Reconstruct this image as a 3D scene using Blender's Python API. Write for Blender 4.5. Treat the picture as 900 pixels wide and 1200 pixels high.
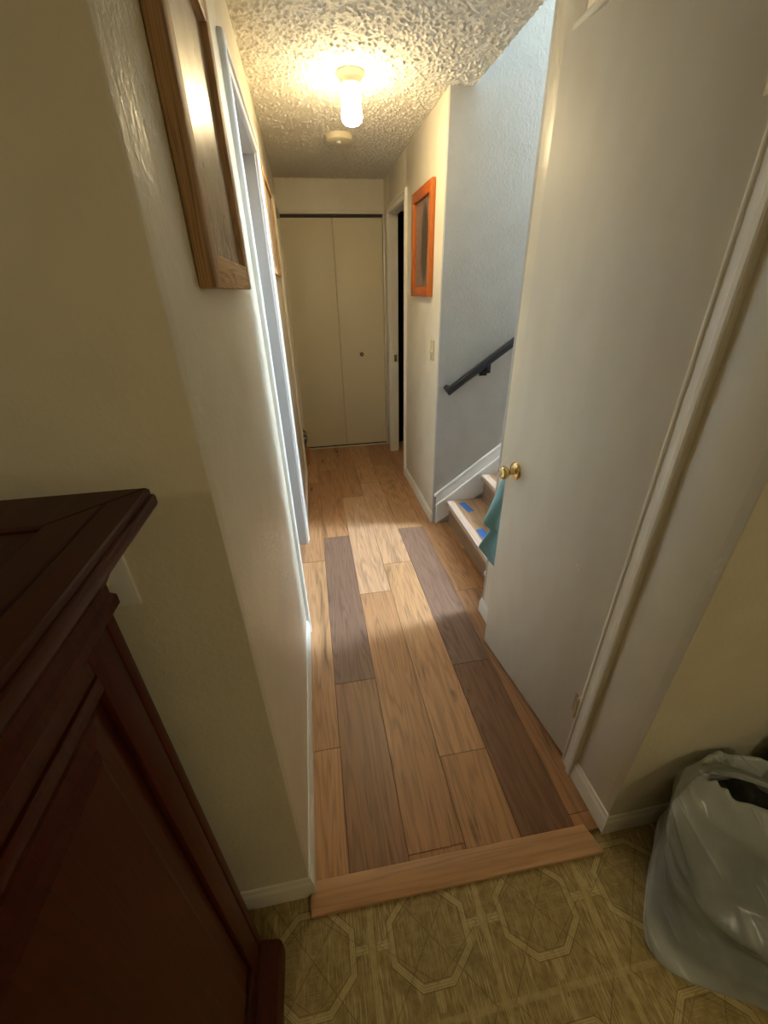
import bpy, bmesh, math, random
import numpy as np
from mathutils import Vector, Matrix

random.seed(7)
rng = np.random.default_rng(11)
for o in list(bpy.data.objects):
    bpy.data.objects.remove(o)
S = bpy.context.scene
COL = S.collection

# ------------------------------------------------------------------ camera
H = 1.5                                     # eye height, metres
F_PX, RX, RY, RZ = 474.0, -0.5021, 0.0251, -0.1604
cam_d = bpy.data.cameras.new('camera')
cam_d.sensor_fit = 'HORIZONTAL'; cam_d.sensor_width = 36.0
cam_d.lens = F_PX / 900.0 * 36.0
cam_d.clip_start = 0.02
cam = bpy.data.objects.new('camera', cam_d); COL.objects.link(cam)
C3 = Matrix.Rotation(RZ, 3, 'Z') @ Matrix.Rotation(RX, 3, 'X') @ Matrix.Rotation(RY, 3, 'Y')
right, fwd, up = C3.col[0], C3.col[1], C3.col[2]
M4 = Matrix((( right.x, up.x, -fwd.x, 0), (right.y, up.y, -fwd.y, 0), (right.z, up.z, -fwd.z, H), (0, 0, 0, 1)))
cam.matrix_world = M4
S.camera = cam

# ------------------------------------------------------------------ world, exposure
w = bpy.data.worlds.new('world'); S.world = w; w.use_nodes = True
w.node_tree.nodes['Background'].inputs[0].default_value = (0.55, 0.65, 0.8, 1)
w.node_tree.nodes['Background'].inputs[1].default_value = 0.05
S.view_settings.view_transform = 'Standard'; S.view_settings.look = 'None'
S.view_settings.gamma = 1.0; S.view_settings.use_curve_mapping = False
S.view_settings.exposure = 0.9

# light levels (used by the lamps' and the window's own builders)
BULB = 80.0
BULB_COL = (1.0, 0.78, 0.43)
WINDOW = 116.0
WINDOW_COL = (0.66, 0.83, 1.0)
KITCHEN = 24.0
KITCHEN2 = 9.5
KITCHEN_COL = (1.0, 0.85, 0.54)

# ------------------------------------------------------------------ node helpers
class X:
    """a float socket with arithmetic"""
    nt = None
    def __init__(s, k): s.k = k
    @staticmethod
    def op(o, *a, clamp=False):
        n = X.nt.nodes.new('ShaderNodeMath'); n.operation = o; n.use_clamp = clamp
        for i, v in enumerate(a):
            if isinstance(v, X): X.nt.links.new(v.k, n.inputs[i])
            else: n.inputs[i].default_value = v
        return X(n.outputs[0])
    def __add__(s, o): return X.op('ADD', s, o)
    def __radd__(s, o): return X.op('ADD', o, s)
    def __sub__(s, o): return X.op('SUBTRACT', s, o)
    def __rsub__(s, o): return X.op('SUBTRACT', o, s)
    def __mul__(s, o): return X.op('MULTIPLY', s, o)
    def __rmul__(s, o): return X.op('MULTIPLY', o, s)
    def __truediv__(s, o): return X.op('DIVIDE', s, o)
def xabs(a): return X.op('ABSOLUTE', a)
def xmax(a, b): return X.op('MAXIMUM', a, b)
def xmin(a, b): return X.op('MINIMUM', a, b)
def xfract(a): return X.op('FRACT', a)
def xsin(a): return X.op('SINE', a)
def step(a, e0, e1):
    n = X.nt.nodes.new('ShaderNodeMapRange'); n.interpolation_type = 'SMOOTHSTEP'
    n.inputs[1].default_value = e0; n.inputs[2].default_value = e1
    if e0 > e1:
        n.inputs[1].default_value = e1; n.inputs[2].default_value = e0
        n.inputs[3].default_value = 1; n.inputs[4].default_value = 0
    X.nt.links.new(a.k, n.inputs[0]); return X(n.outputs[0])
def pos(kind='world'):
    if kind == 'world':
        g = X.nt.nodes.new('ShaderNodeNewGeometry'); out = g.outputs['Position']
    else:
        g = X.nt.nodes.new('ShaderNodeTexCoord'); out = g.outputs['Object']
    s = X.nt.nodes.new('ShaderNodeSeparateXYZ'); X.nt.links.new(out, s.inputs[0])
    return X(s.outputs[0]), X(s.outputs[1]), X(s.outputs[2])
def vec(x, y, z):
    n = X.nt.nodes.new('ShaderNodeCombineXYZ')
    for i, v in enumerate((x, y, z)):
        if isinstance(v, X): X.nt.links.new(v.k, n.inputs[i])
        else: n.inputs[i].default_value = v
    return n.outputs[0]
def noise(v, scale=1.0, detail=2.0, rough=0.5, dist=0.0):
    n = X.nt.nodes.new('ShaderNodeTexNoise')
    n.inputs['Scale'].default_value = scale; n.inputs['Detail'].default_value = detail
    n.inputs['Roughness'].default_value = rough; n.inputs['Distortion'].default_value = dist
    X.nt.links.new(v, n.inputs['Vector']); return X(n.outputs[0])
def voro(v, scale=1.0):
    n = X.nt.nodes.new('ShaderNodeTexVoronoi'); n.inputs['Scale'].default_value = scale
    X.nt.links.new(v, n.inputs['Vector']); return X(n.outputs[0])
def mix(f, a, b, mode='MIX'):
    n = X.nt.nodes.new('ShaderNodeMix'); n.data_type = 'RGBA'; n.blend_type = mode
    if isinstance(f, X): X.nt.links.new(f.k, n.inputs[0])
    else: n.inputs[0].default_value = f
    for i, v in ((6, a), (7, b)):
        if isinstance(v, tuple): n.inputs[i].default_value = (*v[:3], 1)
        else: X.nt.links.new(v, n.inputs[i])
    return n.outputs[2]
def mat(name, col=(.8, .8, .8), rough=.5, metal=0.0, spec=.5):
    m = bpy.data.materials.new(name); m.use_nodes = True
    X.nt = m.node_tree; b = m.node_tree.nodes['Principled BSDF']
    b.inputs['Base Color'].default_value = (*col, 1); b.inputs['Roughness'].default_value = rough
    b.inputs['Metallic'].default_value = metal; b.inputs['Specular IOR Level'].default_value = spec
    return m, b
def setc(b, sock, out):
    X.nt.links.new(out.k if isinstance(out, X) else out, b.inputs[sock])
def bump(b, h, strength=.3, dist=.01):
    n = X.nt.nodes.new('ShaderNodeBump'); n.inputs['Strength'].default_value = strength
    n.inputs['Distance'].default_value = dist
    X.nt.links.new(h.k, n.inputs['Height']); X.nt.links.new(n.outputs[0], b.inputs['Normal'])

# ------------------------------------------------------------------ materials
def paint(name, col, rough=.38, st=.35, scale=70):
    m, b = mat(name, col, rough)
    x, y, z = pos(); v = vec(x, y, z)
    n1 = noise(v, scale, 3, .55, .4); n2 = noise(v, 9, 2)
    blob = step(n1, .42, .66)
    setc(b, 'Base Color', mix(step(n2, .3, .7), tuple(c * .95 for c in col), col))
    bump(b, blob, st, .0022)
    return m
M = {}
M['wall'] = paint('wall_cream', (.76, .70, .56), .31, .2)
M['wall_smooth'] = paint('wall_cream_smooth', (.76, .70, .56), .34, .07)
M['wall_kitchen'] = paint('wall_kitchen_cream', (.70, .65, .515), .42, .20, 58)
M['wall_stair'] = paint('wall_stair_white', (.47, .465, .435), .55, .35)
M['trim'] = mat('trim_cream', (.80, .755, .645), .34)[0]
M['white'] = mat('trim_white', (.82, .81, .77), .35)[0]
M['jamb'] = mat('trim_white_shaded', (.46, .45, .43), .4)[0]  # white trim darkened: the doorway's shade is put into the colour
M['plastic'] = mat('cream_plastic', (.78, .70, .50), .35)[0]
M['dplastic'] = mat('ivory_plastic', (.60, .52, .33), .4)[0]
M['black'] = mat('black_metal', (.012, .012, .013), .38)[0]
M['dark'] = mat('painted_dark', (.01, .009, .008), .9)[0]  # near-black; on the far room's walls it paints the darkness
M['gap'] = mat('dark_track', (.035, .025, .018), .6)[0]
M['brass'] = mat('polished_brass', (.78, .60, .28), .16, 1.0)[0]
M['oldbrass'] = mat('worn_brass', (.62, .54, .36), .4, .7)[0]
M['bronze'] = mat('dark_bronze', (.10, .05, .025), .4, .6)[0]

def door_paint():
    m, b = mat('door_cream', (.72, .67, .565), .54)
    x, y, z = pos(); n = noise(vec(x * 14, y * 14, z * 5), 1, 3)
    setc(b, 'Base Color', mix(step(n, .3, .75), (.70, .65, .545), (.74, .69, .585)))
    bump(b, noise(vec(x, y, z), 220, 2), .06, .001)
    return m
M['door'] = door_paint()
M['bifold'] = mat('bifold_cream', (.76, .69, .50), .45)[0]

def popcorn():
    m, b = mat('popcorn_ceiling', (.78, .74, .64), .85, spec=.2)
    x, y, z = pos(); v = vec(x, y, z)
    n = noise(v, 160, 3, .6)
    setc(b, 'Base Color', mix(step(n, .35, .65), (.70, .66, .56), (.82, .78, .68)))
    bump(b, n, .5, .004)
    return m
M['popcorn'] = popcorn()

def wood(name, tint=None, axis='y', rough=.36, contrast=1.0, grain=1.0, spec=.5):
    """plank wood: contour-line grain stretched along one axis; colour from the object's own colour unless tinted"""
    m, b = mat(name, (.5, .3, .15), rough, spec=spec)
    oi = X.nt.nodes.new('ShaderNodeObjectInfo'); r = X(oi.outputs['Random'])
    x, y, z = pos()
    if axis == 'y': a, l, c = x, y, z
    elif axis == 'x': a, l, c = y, x, z
    else: a, l, c = x + y, z, y - x
    base = oi.outputs['Color'] if tint is None else tint
    g = noise(vec(a * grain + r * 31.0, l * (.075 * grain) + r * 17.0, c * grain + r * 5.0), 8.5, 3.0, .45, .25)
    rings = X.op('POWER', xsin(g * 120.0) * .5 + .5, 2.2)
    fine = noise(vec(a * 170.0 * grain, l * 5.0 + r * 9.0, c * 170 * grain), 1.0, 3, .65)
    pore = step(noise(vec(a * 95.0 * grain + r * 50.0, l * 5.5 + r * 3.0, c * 95.0), 1.0, 2, .6), .56, .72)
    streak = step(noise(vec(a * 17.0 * grain + r * 20.0, l * 1.2 + r * 7.0, c * 17.0), 1.0, 3, .65, .4), .50, .74)
    kn = step(voro(vec(a * 5.0 + r * 13.0, l * 1.9 + r * 3.0, r * 3.0), 1.0) + noise(vec(a, l, c), 30, 2) * .08, .15, .07)
    f = rings * (-.26 * contrast) + fine * (.55 * contrast) + (1.08 - .26 * contrast) - pore * (.26 * contrast)
    f = f - streak * (.36 * contrast) - kn * (.55 * contrast)
    f = xmax(f, .12)
    cc = X.nt.nodes.new('ShaderNodeMix'); cc.data_type = 'RGBA'; cc.blend_type = 'MULTIPLY'; cc.inputs[0].default_value = 1
    if isinstance(base, tuple): cc.inputs[6].default_value = (*base, 1)
    else: X.nt.links.new(base, cc.inputs[6])
    gray = vec(f, f * .97 + .015, f * .95 + .02); X.nt.links.new(gray, cc.inputs[7])
    setc(b, 'Base Color', cc.outputs[2])
    setc(b, 'Roughness', rough + fine * .12 - .05)
    bump(b, fine + rings * .4, .12, .0012)
    return m
M['plank'] = wood('plank_wood', None, 'y', .36)
M['strip'] = wood('strip_wood', (.54, .315, .16), 'x', .42, .6)
M['tread'] = wood('tread_wood', None, 'y', .30, .9)
M['mahogany'] = wood('mahogany_wood', (.062, .0095, .0028), 'z', .40, .8, spec=.22)
M['mahogany_top'] = wood('mahogany_top_wood', (.052, .0115, .004), 'y', .45, .8, spec=.22)
M['barn'] = wood('barn_wood', (.42, .25, .115), 'z', .55, 1.3, 2.0)
M['barn_h'] = wood('barn_wood_rail', (.54, .34, .165), 'y', .55, 1.3, 2.0)
M['orange'] = wood('orange_wood', (.54, .145, .026), 'z', .30, .7, 2.0)
M['orange_h'] = wood('orange_wood_rail', (.44, .10, .020), 'y', .30, .7, 2.0)
M['crate'] = wood('crate_wood', (.55, .24, .07), 'y', .5, .8)

def vinyl():
    m, b = mat('vinyl_sheet', (.3, .22, .08), .42)
    x, y, z = pos()
    P = .305
    lx = (xfract((x - .155) / P + .5) - .5) * P
    ly = (xfract((y - .385) / P + .5) - .5) * P
    ax, ay = xabs(lx), xabs(ly)
    d8 = xmax(xmax(ay - .093, ax - .1), ax * .65 + ay * .76 - .0954)
    w0 = .0075
    band8 = step(xabs(d8), w0 + .001, w0 - .001)
    dbl = step(.1525 - ax, .0085, .0065)
    hline = step(.1525 - ay, .0075, .0055)
    bridge = step(ay, .0105, .0085) * step(ax, .104, .108) * step(ax, .142, .138)
    stem = step(ax, .009, .007) * step(ay, .099, .103) * step(ay, .140, .136)
    inside = step(d8, 0.0, -.004)
    # straw-like print strokes, some running along the room, some across
    sv = noise(vec(x * 300.0, y * 16.0, 0.0), 1, 2, .6); shh = noise(vec(x * 16.0, y * 300.0, 3.0), 1, 2, .6)
    patch = noise(vec(x * 16.0, y * 11.0, 7.0), 1.0, 2)
    stro = step(sv, .47, .62) * step(patch, .34, .54)
    strh = step(shh, .50, .66) * step(patch, .56, .46)
    mott = noise(vec(x, y, z), 55, 4, .65)
    # stripes inside the bands
    rib = step(xsin(d8 * 1250.0), -.2, .6); ribd = step(xsin(ax * 1250.0), -.2, .6); ribh = step(xsin(ay * 1250.0), -.2, .6)
    light = xmax(band8 * (rib * .55 + .35), xmax(dbl * (ribd * .6 + .25), xmax(bridge * (ribh * .5 + .4), stem * (ribd * .5 + .35))))
    light = light * (mott * .9 + .42)
    light = xmax(light, hline * (mott * .6 + .05))
    out = 1.0 - inside
    light = xmax(light, stro * (.42 + out * .34))
    light = xmax(light, strh * (.30 * inside))
    dk = xmin(xabs(ax - ay * .85), xabs(ax + ay * 1.5 - .135)) 
    darkl = step(dk, .0022, .0008) * .5
    edge = step(xabs(xabs(d8) - w0 - .001), .0018, .0006) * .5
    base = mix(step(mott, .3, .72), (.25, .180, .062), (.39, .290, .110))
    c1 = mix(light, base, (.62, .51, .25))
    c2 = mix(xmax(darkl, edge), c1, (.10, .065, .018))
    setc(b, 'Base Color', c2)
    setc(b, 'Roughness', mott * .25 + .3)
    bump(b, light * .7 + mott * .3 - xmax(darkl, edge) * .5, .35, .0016)
    return m
M['vinyl'] = vinyl()

def pic_mat(name, kind):
    m, b = mat(name, (.4, .35, .3), .3)
    x, y, z = pos()
    if kind == 'landscape':                 # pale wash sky over dark scrub at the foot
        n = noise(vec(y * 9.0, z * 9.0, 0.0), 1, 5, .65); n2 = noise(vec(y * 40.0, z * 24.0, 2.0), 1, 4, .7)
        low = step(z + n * .10, 1.72, 1.60)
        sky = mix(step(n, .3, .7), (.40, .33, .25), (.58, .50, .41))
        c = mix(low * step(n2, .42, .62), sky, (.12, .085, .06))
        setc(b, 'Base Color', c); setc(b, 'Roughness', n2 * .15 + .22)
    else:                                   # grey-brown ground with a dark upright blotch and pale flecks
        n = noise(vec(y * 12.0, z * 7.0, 0.0), 1, 4, .6); n2 = noise(vec(y * 45.0, z * 28.0, 5.0), 1, 4, .7)
        dx = (y - 2.84) * 11.0 + (n - .5) * .8; dz = (z - 1.74) * 4.4
        blob = step(dx * dx + dz * dz, 1.1, .45)
        c0 = mix(step(n2, .3, .7), (.19, .125, .10), (.27, .19, .15))
        c1 = mix(blob * .9, c0, (.035, .02, .018))
        fl = step(n2, .60, .72) * blob * step(xabs(z - 1.78), .12, .04)
        c = mix(fl, c1, (.36, .27, .20))
        setc(b, 'Base Color', c)
    return m
M['pic_land'] = pic_mat('landscape_print', 'landscape')
M['pic_dark'] = pic_mat('dark_print', 'dark')

def emis(name, col, strength):
    m = bpy.data.materials.new(name); m.use_nodes = True; nt = m.node_tree
    for n in list(nt.nodes): nt.nodes.remove(n)
    e = nt.nodes.new('ShaderNodeEmission'); o = nt.nodes.new('ShaderNodeOutputMaterial')
    e.inputs[0].default_value = (*col, 1); e.inputs[1].default_value = strength
    nt.links.new(e.outputs[0], o.inputs[0]); return m
M['bulb'] = emis('lit_glass', BULB_COL, BULB)
def jar_glow():                              # neck emission turned down to soften the glare on the ceiling
    nt = M['bulb'].node_tree; X.nt = nt
    x, y, z = pos(); e = [n for n in nt.nodes if n.type == 'EMISSION'][0]
    nt.links.new((step(z, 2.262, 2.200) * (BULB * .96) + BULB * .04).k, e.inputs[1])
jar_glow()
M['sky'] = emis('daylit_pane', WINDOW_COL, WINDOW)
M['kdome'] = emis('lit_dome', KITCHEN_COL, KITCHEN)
M['kdome2'] = emis('lit_dome_small', KITCHEN_COL, KITCHEN2)

def film():
    m = bpy.data.materials.new('bag_film'); m.use_nodes = True; nt = m.node_tree; X.nt = nt
    b = nt.nodes['Principled BSDF']; o = nt.nodes['Material Output']
    b.inputs['Base Color'].default_value = (.70, .77, .76, 1); b.inputs['Roughness'].default_value = .24; b.inputs['Specular IOR Level'].default_value = .7
    tr = nt.nodes.new('ShaderNodeBsdfTransparent'); tr.inputs[0].default_value = (.93, .93, .92, 1)
    tl = nt.nodes.new('ShaderNodeBsdfTranslucent'); tl.inputs[0].default_value = (.8, .8, .76, 1)
    m1 = nt.nodes.new('ShaderNodeMixShader'); m1.inputs[0].default_value = .35
    nt.links.new(b.outputs[0], m1.inputs[1]); nt.links.new(tl.outputs[0], m1.inputs[2])
    x, y, z = pos()
    n = noise(vec(x * 14.0, y * 14.0, z * 9.0), 1, 3, .6, .6)
    hco = (x - y) * .7
    def ridge(sc1, sc2, seed):
        n_ = noise(vec((z + hco * .85) * sc1, (hco - z) * sc2, seed), 1, 2, .5, .5)
        return X.op('POWER', 1.0 - xabs(n_ * 2.0 - 1.0), 16.0)
    wr = ridge(8.5, 1.1, 1.0) * step(noise(vec(x, y, z), 7, 2), .40, .58) + ridge(15.0, 2.0, 9.0) * step(noise(vec(x, y, z), 9, 2), .50, .64) * .6
    f = step(n, .3, .75) * .06 + .42 + wr * .30 + step(z, .27, .34) * .26 + step(z, .10, .02) * step(x, .86, .74) * .28
    m2 = nt.nodes.new('ShaderNodeMixShader')
    nt.links.new(f.k, m2.inputs[0]); nt.links.new(tr.outputs[0], m2.inputs[1]); nt.links.new(m1.outputs[0], m2.inputs[2])
    nt.links.new(m2.outputs[0], o.inputs[0])
    bump(b, wr + noise(vec(x * 30.0, y * 30.0, z * 30.0), 1, 3) * .20, .6, .010)
    return m
M['film'] = film()
def stuffing():
    m, b = mat('bag_contents', (.05, .048, .04), .6)
    x, y, z = pos(); n = noise(vec(x, y, z), 14, 4, .6)
    setc(b, 'Base Color', mix(step(n, .4, .65), (.012, .012, .010), (.075, .072, .06)))
    return m
M['stuffing'] = stuffing()
M['blackbag'] = mat('black_film', (.008, .008, .008), .45)[0]
def cloth():
    m, b = mat('teal_cloth', (.2, .42, .43), .85, spec=.2)
    x, y, z = pos(); n = noise(vec(x, y, z), 500, 2)
    setc(b, 'Base Color', mix(step(n, .3, .7), (.22, .44, .50), (.30, .54, .60))); bump(b, n, .3, .001)
    return m
M['teal'] = cloth()
M['tape'] = mat('blue_tape', (.035, .13, .42), .6)[0]
M['grey'] = mat('grey_film', (.33, .31, .28), .5)[0]

# ------------------------------------------------------------------ mesh helpers
class MB:
    def __init__(s): s.v = []; s.f = []
    def add(s, vs, fs):
        n = len(s.v); s.v += [tuple(v) for v in vs]; s.f += [tuple(i + n for i in f) for f in fs]; return s
    def box(s, x0, x1, y0, y1, z0, z1):
        return s.add([(x, y, z) for x in (x0, x1) for y in (y0, y1) for z in (z0, z1)],
                     [(0, 1, 3, 2), (4, 6, 7, 5), (0, 4, 5, 1), (2, 3, 7, 6), (0, 2, 6, 4), (1, 5, 7, 3)])
    def lathe(s, prof, seg=32, at=(0, 0, 0), axis='z'):
        vs = []; fs = []; n = len(prof)
        for i in range(seg):
            a = 2 * math.pi * i / seg
            for r, h in prof:
                p = (r * math.cos(a), r * math.sin(a), h)
                if axis == 'x': p = (p[2], p[0], p[1])
                elif axis == 'y': p = (p[1], p[2], p[0])
                vs.append((p[0] + at[0], p[1] + at[1], p[2] + at[2]))
        for i in range(seg):
            j = (i + 1) % seg
            for k in range(n - 1):
                fs.append((i * n + k, j * n + k, j * n + k + 1, i * n + k + 1))
        return s.add(vs, fs)
    def prism(s, poly, fn, closed=True):
        """poly: 2-D points; fn(p, side) -> 3-D point for side 0/1"""
        n = len(poly)
        vs = [fn(p, 0) for p in poly] + [fn(p, 1) for p in poly]
        fs = [tuple(range(n)), tuple(range(2 * n - 1, n - 1, -1))]
        fs += [(i, (i + 1) % n, n + (i + 1) % n, n + i) for i in range(n)]
        return s.add(vs, fs)
    def sweep(s, stations):
        """stations: list of rings (same length), closed rings, capped"""
        n = len(stations[0]); vs = [p for r in stations for p in r]; fs = []
        for a in range(len(stations) - 1):
            for i in range(n):
                j = (i + 1) % n
                fs.append((a * n + i, a * n + j, (a + 1) * n + j, (a + 1) * n + i))
        fs.append(tuple(range(n - 1, -1, -1))); m = (len(stations) - 1) * n
        fs.append(tuple(m + i for i in range(n)))
        return s.add(vs, fs)
    def tube(s, pts, r, seg=12):
        rings = []
        pts = [Vector(p) for p in pts]
        for i, p in enumerate(pts):
            t = (pts[min(i + 1, len(pts) - 1)] - pts[max(i - 1, 0)]).normalized()
            u = t.cross(Vector((0, 0, 1)));
            if u.length < 1e-4: u = t.cross(Vector((0, 1, 0)))
            u.normalize(); v = u.cross(t)
            rr = r[i] if isinstance(r, (list, tuple)) else r
            rings.append([tuple(p + u * rr * math.cos(a) + v * rr * math.sin(a)) for a in [2 * math.pi * k / seg for k in range(seg)]])
        return s.sweep(rings)
    def build(s, name, m, parent=None, bevel=0, smooth=False, seg=2, angle=35):
        me = bpy.data.meshes.new(name); me.from_pydata(s.v, [], s.f)
        bm = bmesh.new(); bm.from_mesh(me)
        bmesh.ops.recalc_face_normals(bm, faces=bm.faces)
        if bevel:
            es = [e for e in bm.edges if len(e.link_faces) == 2 and e.calc_face_angle(0) > math.radians(25)]
            bmesh.ops.bevel(bm, geom=es, offset=bevel, segments=seg, profile=.5, affect='EDGES', clamp_overlap=True)
        bm.to_mesh(me); bm.free()
        if smooth or bevel:
            me.shade_smooth()
            me.set_sharp_from_angle(angle=math.radians(angle))
        me.materials.append(m)
        o = bpy.data.objects.new(name, me); COL.objects.link(o)
        if parent is not None: o.parent = parent; o.matrix_parent_inverse = Matrix.Translation(-parent.location) if parent.type == 'EMPTY' else Matrix()
        return o
def box(*a): return MB().box(*a)
def tag(o, label=None, cat=None, group=None, kind=None):
    if label: o['label'] = label
    if cat: o['category'] = cat
    if group: o['group'] = group
    if kind: o['kind'] = kind
    return o
def empty(name, loc, label, cat, group=None, kind=None):
    o = bpy.data.objects.new(name, None); COL.objects.link(o); o.location = loc; o.empty_display_size = .05
    return tag(o, label, cat, group, kind)
def struct(o, label, cat): return tag(o, label, cat, None, 'structure')

# ------------------------------------------------------------------ dimensions
XL, XR = -.151, .7545         # hall wall faces
YL, YR = .53, .516            # kitchen wall faces
ZC = 2.316                    # ceiling
YB = 4.25                     # end wall
YS0, YS1 = 1.53, 2.464        # stair opening
T = .115                      # wall thickness
ZV = -.012                    # vinyl level

# ------------------------------------------------------------------ shell
mb = MB()
mb.box(XL - T, XL, YL + .02, 1.58, ZV, ZC + .1).box(XL - T, XL, 1.58, 2.38, 2.05, ZC + .1).box(XL - T, XL, 2.38, 3.56, ZV, ZC + .1)
mb.box(XL - T, XL, 3.56, 4.16, 2.05, ZC + .1).box(XL - T, XL, 4.16, YB + .1, ZV, ZC + .1)
struct(mb.build('wall_left', M['wall'], bevel=.004), 'cream textured hallway wall with the pictures in rough wooden frames', 'wall')
mb = box(-2.1, XL - .0004, YL, YL + T, ZV, ZC + .1)
struct(mb.build('wall_kitchen_left', M['wall_kitchen'], bevel=.004), 'cream kitchen wall behind the dark cabinet', 'wall')
mb = MB()
mb.box(XR, XR + T, YR + .02, .716, ZV, ZC + .1).box(XR, XR + T, .716, 1.357, 2.06, ZC + .1).box(XR, XR + T, 1.357, YS0 - .02, ZV, ZC + .1)
struct(mb.build('wall_right', M['wall_smooth'], bevel=.004), 'cream hallway wall around the flush closet door', 'wall')
mb = box(XR, XR + T, YS1 + .02, 3.38, ZV, ZC + .1).box(XR, XR + T, 3.38, 4.01, 2.06, ZC + .1).box(XR, XR + .068, 4.01, YB + .1, ZV, ZC + .1)
struct(mb.build('wall_right', M['wall_smooth'], bevel=.004), 'cream hallway wall carrying the orange framed picture', 'wall')
mb = box(XR + .0004, 2.4, YR, YR + T, ZV, ZC + .1)
struct(mb.build('wall_kitchen_right', M['wall_kitchen'], bevel=.004), 'yellowish kitchen wall behind the plastic bag', 'wall')
mb = box(XL, XR, YB, YB + T, 2.085, ZC + .1)
struct(mb.build('wall_back', M['wall']), 'cream wall strip above the folding closet doors', 'wall')
# closet shell behind the folding doors
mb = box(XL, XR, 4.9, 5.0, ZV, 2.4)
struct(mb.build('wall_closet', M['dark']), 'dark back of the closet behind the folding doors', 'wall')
# kitchen around the camera
mb = box(-2.2, 2.5, -2.5, -2.4, ZV, ZC + .1)
struct(mb.build('wall_kitchen_back', M['wall_kitchen']), 'cream kitchen wall facing the hallway', 'wall')
mb = box(-2.2, -2.1, -2.4, YL + T, ZV, ZC + .1)
struct(mb.build('wall_kitchen_side', M['wall_kitchen']), 'cream kitchen side wall beyond the cabinet', 'wall')
mb = box(2.4, 2.5, -2.4, YR + T, ZV, ZC + .1)
struct(mb.build('wall_kitchen_side', M['wall_kitchen']), 'cream kitchen side wall beyond the plastic bags', 'wall')
mb = box(-2.1, 2.4, -2.4, YR, ZC, ZC + .1)
struct(mb.build('ceiling_kitchen', M['popcorn']), 'textured ceiling over the kitchen', 'ceiling')
# stairwell
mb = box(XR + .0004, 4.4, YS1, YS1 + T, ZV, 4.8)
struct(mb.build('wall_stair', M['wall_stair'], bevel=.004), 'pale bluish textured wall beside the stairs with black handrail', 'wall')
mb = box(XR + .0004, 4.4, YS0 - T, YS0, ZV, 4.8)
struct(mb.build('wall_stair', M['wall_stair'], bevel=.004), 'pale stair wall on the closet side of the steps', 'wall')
WX, WZ0, WZ1 = 4.4, 3.0, 4.4
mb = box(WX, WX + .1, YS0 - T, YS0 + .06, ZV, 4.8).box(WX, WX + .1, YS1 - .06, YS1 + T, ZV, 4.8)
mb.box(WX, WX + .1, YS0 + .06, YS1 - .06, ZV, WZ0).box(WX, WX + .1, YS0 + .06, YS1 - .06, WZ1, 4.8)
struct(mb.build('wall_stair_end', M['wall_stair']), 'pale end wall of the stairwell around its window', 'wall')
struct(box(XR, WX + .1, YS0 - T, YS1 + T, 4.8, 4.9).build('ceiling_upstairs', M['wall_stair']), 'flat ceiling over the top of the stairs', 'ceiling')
win = struct(MB().box(WX + .005, WX + .015, YS0 + .06, YS1 - .06, WZ0, WZ1).build('window_1', M['sky']), 'bright daylit window at the top of the stairs', 'window')
fr = MB()
for (a, b_, c, d) in ((YS0 + .06, YS0 + .10, WZ0, WZ1), (YS1 - .10, YS1 - .06, WZ0, WZ1), (YS0 + .1, YS1 - .1, WZ0, WZ0 + .04), (YS0 + .1, YS1 - .1, WZ1 - .04, WZ1), (YS0 + .1, YS1 - .1, 3.685, 3.715)):
    fr.box(WX - .015, WX + .004, a, b_, c, d)
fr.build('window_frame', M['white'], win)
# room behind the far doorway, its darkness painted on in near-black
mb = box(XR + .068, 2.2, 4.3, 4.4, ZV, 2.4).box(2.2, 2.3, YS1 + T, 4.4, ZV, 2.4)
struct(mb.build('wall_bedroom', M['dark']), 'wall painted near-black as the darkness of the room behind the far doorway', 'wall')
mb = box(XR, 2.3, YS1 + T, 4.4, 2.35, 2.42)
struct(mb.build('ceiling_bedroom', M['dark']), 'ceiling painted near-black as the darkness of the room behind the far doorway', 'ceiling')
# room behind the far opening on the other side
mb = box(-1.4, -1.3, 3.3, 4.5, ZV, 2.42).box(-1.3, XL - T, 3.3, 3.4, ZV, 2.42).box(-1.3, XL - T, 4.35, 4.45, ZV, 2.42)
struct(mb.build('wall_side_room', M['wall']), 'wall of the unlit room past the second picture', 'wall')
mb = box(-1.4, XL, 3.3, 4.5, ZC + .02, ZC + .1)
struct(mb.build('ceiling_side_room', M['wall']), 'ceiling of the unlit room past the second picture', 'ceiling')

# popcorn ceilings: displaced grids
def blur(a, s):
    f = np.fft.rfft2(a); ky = np.fft.fftfreq(a.shape[0])[:, None]; kx = np.fft.rfftfreq(a.shape[1])[None]
    return np.fft.irfft2(f * np.exp(-2 * (np.pi * s) ** 2 * (kx ** 2 + ky ** 2)), a.shape)
def pop_height(nx, ny):
    a = blur(rng.standard_normal((nx, ny)), 1.0); a /= a.std()
    b = blur(rng.standard_normal((nx, ny)), .7); b /= b.std()
    h = np.clip(a, -.3, 2.4) * .0027 + b * .0006
    return h
def grid_mesh(name, P, m, label, cat):
    nx, ny = P.shape[:2]; idx = np.arange(nx * ny).reshape(nx, ny)
    q = np.stack([idx[:-1, :-1], idx[1:, :-1], idx[1:, 1:], idx[:-1, 1:]], -1).reshape(-1, 4)
    me = bpy.data.meshes.new(name)
    me.vertices.add(nx * ny); me.vertices.foreach_set('co', P.reshape(-1).astype(np.float32))
    me.loops.add(q.size); me.loops.foreach_set('vertex_index', q.reshape(-1).astype(np.int32))
    me.polygons.add(len(q)); me.polygons.foreach_set('loop_start', np.arange(0, q.size, 4, dtype=np.int32))
    me.update(calc_edges=True); me.validate(); me.shade_smooth(); me.materials.append(m)
    o = bpy.data.objects.new(name, me); COL.objects.link(o)
    return struct(o, label, cat)
D = .0037
XK = .87                                         # where the stair soffit starts to rise
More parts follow.
